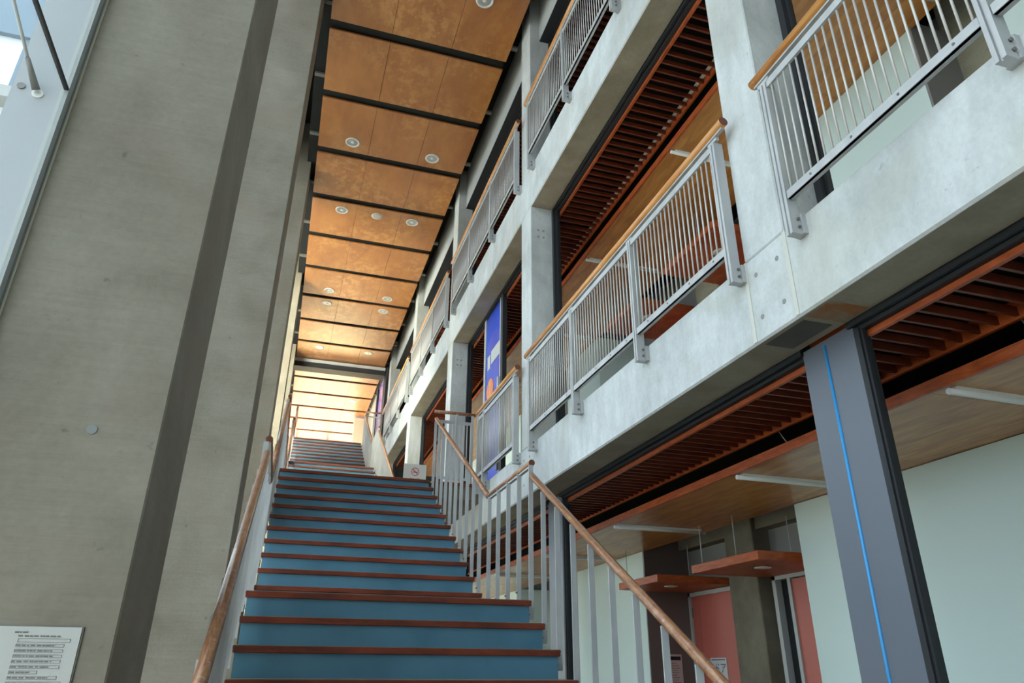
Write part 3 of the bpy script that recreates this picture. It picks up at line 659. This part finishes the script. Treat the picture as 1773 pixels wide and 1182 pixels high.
# ------------------------------------------------------------------ gallery railings
ROD = {}
def rod(h):
    k = round(h, 3)
    if k not in ROD: ROD[k] = MB().tube([(0, 0, -H0), (0, 0, h - H0)], 0.0062, 'galv_rod', 8).mesh('rod', Vector((0, 0, 0)))
    return ROD[k]
def gallery_rail(zf, posts, lab, h0=0.15, h1=0.09, with_bars=True):
    X = 2.42
    t = thing('gallery_railing', X, (posts[0] + posts[-1]) / 2, zf, lab, 'railing', 'galvanised railings with honey wooden handrails on the gallery edges')
    y0, y1 = posts[0] - h0, posts[-1] + h1
    build('handrail', MB().tube([(X - 0.01, y0, zf + 1.003), (X - 0.01, y1, zf + 1.003)], 0.033, 'rail_wood', 20, 'rail_end'), t)
    build('handrail_flat', MB().box(X - 0.02, X + 0.004, y0 + 0.02, y1 - 0.02, zf + 0.958, zf + 0.973, 'galv'), t)
    for p in posts:
        po = build('post', MB().box(X - 0.019, X - 0.004, p - 0.026, p - 0.006, zf - 0.14, zf + 0.93, 'galv').box(X - 0.019, X - 0.004, p + 0.006, p + 0.026, zf - 0.14, zf + 0.93, 'galv').box(X - 0.006, X + 0.05, p - 0.026, p + 0.026, zf - 0.14, zf + 0.93, 'galv', 0.002).box(X - 0.012, X + 0.012, p - 0.05, p + 0.05, zf + 0.93, zf + 0.96, 'galv'), t)
        build('bracket', MB().box(X + 0.05, FX + 0.005, p - 0.035, p + 0.035, zf - 0.135, zf - 0.015, 'galv'), po)
        for bz in (0.05, 0.10): build('bolt', MB().tube([(X + 0.03, p - 0.026, zf - bz), (X + 0.03, p - 0.036, zf - bz)], 0.009, 'bolt', 8), po)
    for a, b in zip(posts, posts[1:]):
        build('top_rail', MB().box(X - 0.012, X + 0.006, a + 0.03, b - 0.03, zf + 0.885, zf + 0.935, 'galv'), t)
        br = MB().box(X - 0.014, X + 0.006, a + 0.03, b - 0.03, zf + 0.075, zf + 0.125, 'galv').box(X - 0.010, X + 0.030, a + 0.03, b - 0.03, zf + 0.075, zf + 0.085, 'galv')
        yy = a + 0.15
        while yy < b: br.disc_x(X - 0.014, yy, zf + 0.10, 0.007, 'bolt', 0.003, 8); yy += 0.30
        build('bottom_rail', br, t)
        n = max(1, int(round((b - a) / 0.0565)) - 1)
        for i in range(1, n + 1):
            put('rod', rod(0.77), Vector((X + 0.002, a + (b - a) * i / (n + 1), zf + 0.12 + H0)), t)
    return t
PO = lambda n, k=4: [3.22 + P * (n - 1) + d for d in (0.0, 1.27, 2.57, 3.845)][:k]
gallery_rail(L2, PO(0), 'lower gallery railing nearest the viewer, upper right corner of the picture')
gallery_rail(L2, PO(1), 'lower gallery railing in the bay between the two big columns')
gallery_rail(L2, [7.63, 8.98, 9.28], 'short lower gallery railing before the blue door panel, ending at the landing', 0.15, 0.06)
gallery_rail(L2, [13.55, 14.7, 15.9], 'lower gallery railing beyond the landing, mostly hidden behind the no smoking sign')
gallery_rail(L3, PO(1), 'upper gallery railing nearest the viewer, leaving the picture at the top')
gallery_rail(L3, PO(2), 'upper gallery railing, second bay, left of the tall middle column')
gallery_rail(L3, PO(3), 'upper gallery railing, third bay, above the blue door panel column')
gallery_rail(L3, PO(4), 'upper gallery railing, farthest bay, ending at the violet poster', 0.15, 0.55)

# ------------------------------------------------------------------ signs
t = thing('no_smoking_sign', 2.06, 12.3, L2, 'white no smoking sign board standing on the landing at the stair top', 'sign')
build('board', MB().box(1.87, 2.27, 12.30, 12.32, 2.78, 3.30, 'paper'), t)
build('stand', MB().box(1.89, 1.90, 12.31, 12.33, L2, 2.80, 'galv').box(2.24, 2.25, 12.31, 12.33, L2, 2.80, 'galv').box(1.85, 2.29, 12.20, 12.42, L2, L2 + 0.015, 'galv'), t)
cx_, cz_ = 2.075, 3.165
mb = MB(); N = 28; i_ = mb.mi('red')
rings = [[mb.v(cx_ + r * math.cos(2 * math.pi * j / N), yy, cz_ + r * math.sin(2 * math.pi * j / N)) for j in range(N)] for r, yy in ((0.062, 12.300), (0.062, 12.297), (0.072, 12.297), (0.072, 12.300))]
for a, b in zip(rings, rings[1:]):
    for j in range(N): mb.bm.faces.new((a[j], a[(j + 1) % N], b[(j + 1) % N], b[j])).material_index = i_
d = 0.0045
mb.hexa([(cx_ - 0.046 - d, 12.297, cz_ + 0.046 - d), (cx_ - 0.046 - d, 12.300, cz_ + 0.046 - d), (cx_ + 0.046 - d, 12.297, cz_ - 0.046 - d), (cx_ + 0.046 - d, 12.300, cz_ - 0.046 - d),
         (cx_ - 0.046 + d, 12.297, cz_ + 0.046 + d), (cx_ - 0.046 + d, 12.300, cz_ + 0.046 + d), (cx_ + 0.046 + d, 12.297, cz_ - 0.046 + d), (cx_ + 0.046 + d, 12.300, cz_ - 0.046 + d)], 'red')
build('prohibition_ring', mb, t)
mb = MB().box(cx_ - 0.045, cx_ + 0.030, 12.2975, 12.3, cz_ - 0.014, cz_ - 0.002, 'print_dark').box(cx_ + 0.034, cx_ + 0.046, 12.2975, 12.3, cz_ - 0.014, cz_ - 0.002, 'print_dark')
mb.tube([(cx_ + 0.04, 12.299, cz_ + 0.004), (cx_ + 0.03, 12.299, cz_ + 0.018), (cx_ + 0.04, 12.299, cz_ + 0.03)], 0.002, 'print_dark', 6)
build('cigarette', mb, t)
text('\u7981\u7159', 0.10, 'print', lambda u, v, w: (2.07 + u, 12.2995 - w, 3.00 + v), 'lettering', t)

# notice on the nearest pillar
t = thing('wall_notice', -0.70, 2.80, -0.23, 'white notice sheet with lines of grey print on the big left pillar', 'notice')
yb = 2.806
build('sheet', MB().box(-0.91, -0.584, yb - 0.004, yb, -0.35, 0.118, 'paper'), t)
build('edge', MB().box(-0.915, -0.579, yb - 0.001, yb + 0.003, -0.355, 0.120, 'paper_edge'), t)  # grey rim, slightly larger than the sheet
mb = MB()
def outline(x0, x1, z0, z1):
    f = yb - 0.0052; g = yb - 0.004; w_ = 0.0008
    mb.box(x0, x1, f, g, z0, z0 + w_, 'print'); mb.box(x0, x1, f, g, z1 - w_, z1, 'print'); mb.box(x0, x0 + w_, f, g, z0, z1, 'print'); mb.box(x1 - w_, x1, f, g, z0, z1, 'print')
def scribble(x0, x1, z0, h):
    xx = x0
    while xx < x1:
        wd = random.uniform(0.004, 0.014); mb.box(xx, min(x1, xx + wd), yb - 0.0052, yb - 0.004, z0, z0 + h, 'print'); xx += wd + random.uniform(0.001, 0.006)
scribble(-0.772, -0.735, 0.099, 0.004); scribble(-0.760, -0.640, 0.088, 0.004); outline(-0.758, -0.610, 0.072, 0.083)
zz = 0.058
for wd in (0.136, 0.136, 0.136, 0.136, 0.136, 0.078, 0.136, 0.150, 0.078, 0.13, 0.13, 0.11, 0.13, 0.09):
    outline(-0.760, -0.760 + wd, zz, zz + 0.009); scribble(-0.757, -0.765 + wd * 0.85, zz + 0.003, 0.003); zz -= 0.0155
build('printed_lines', mb, t)
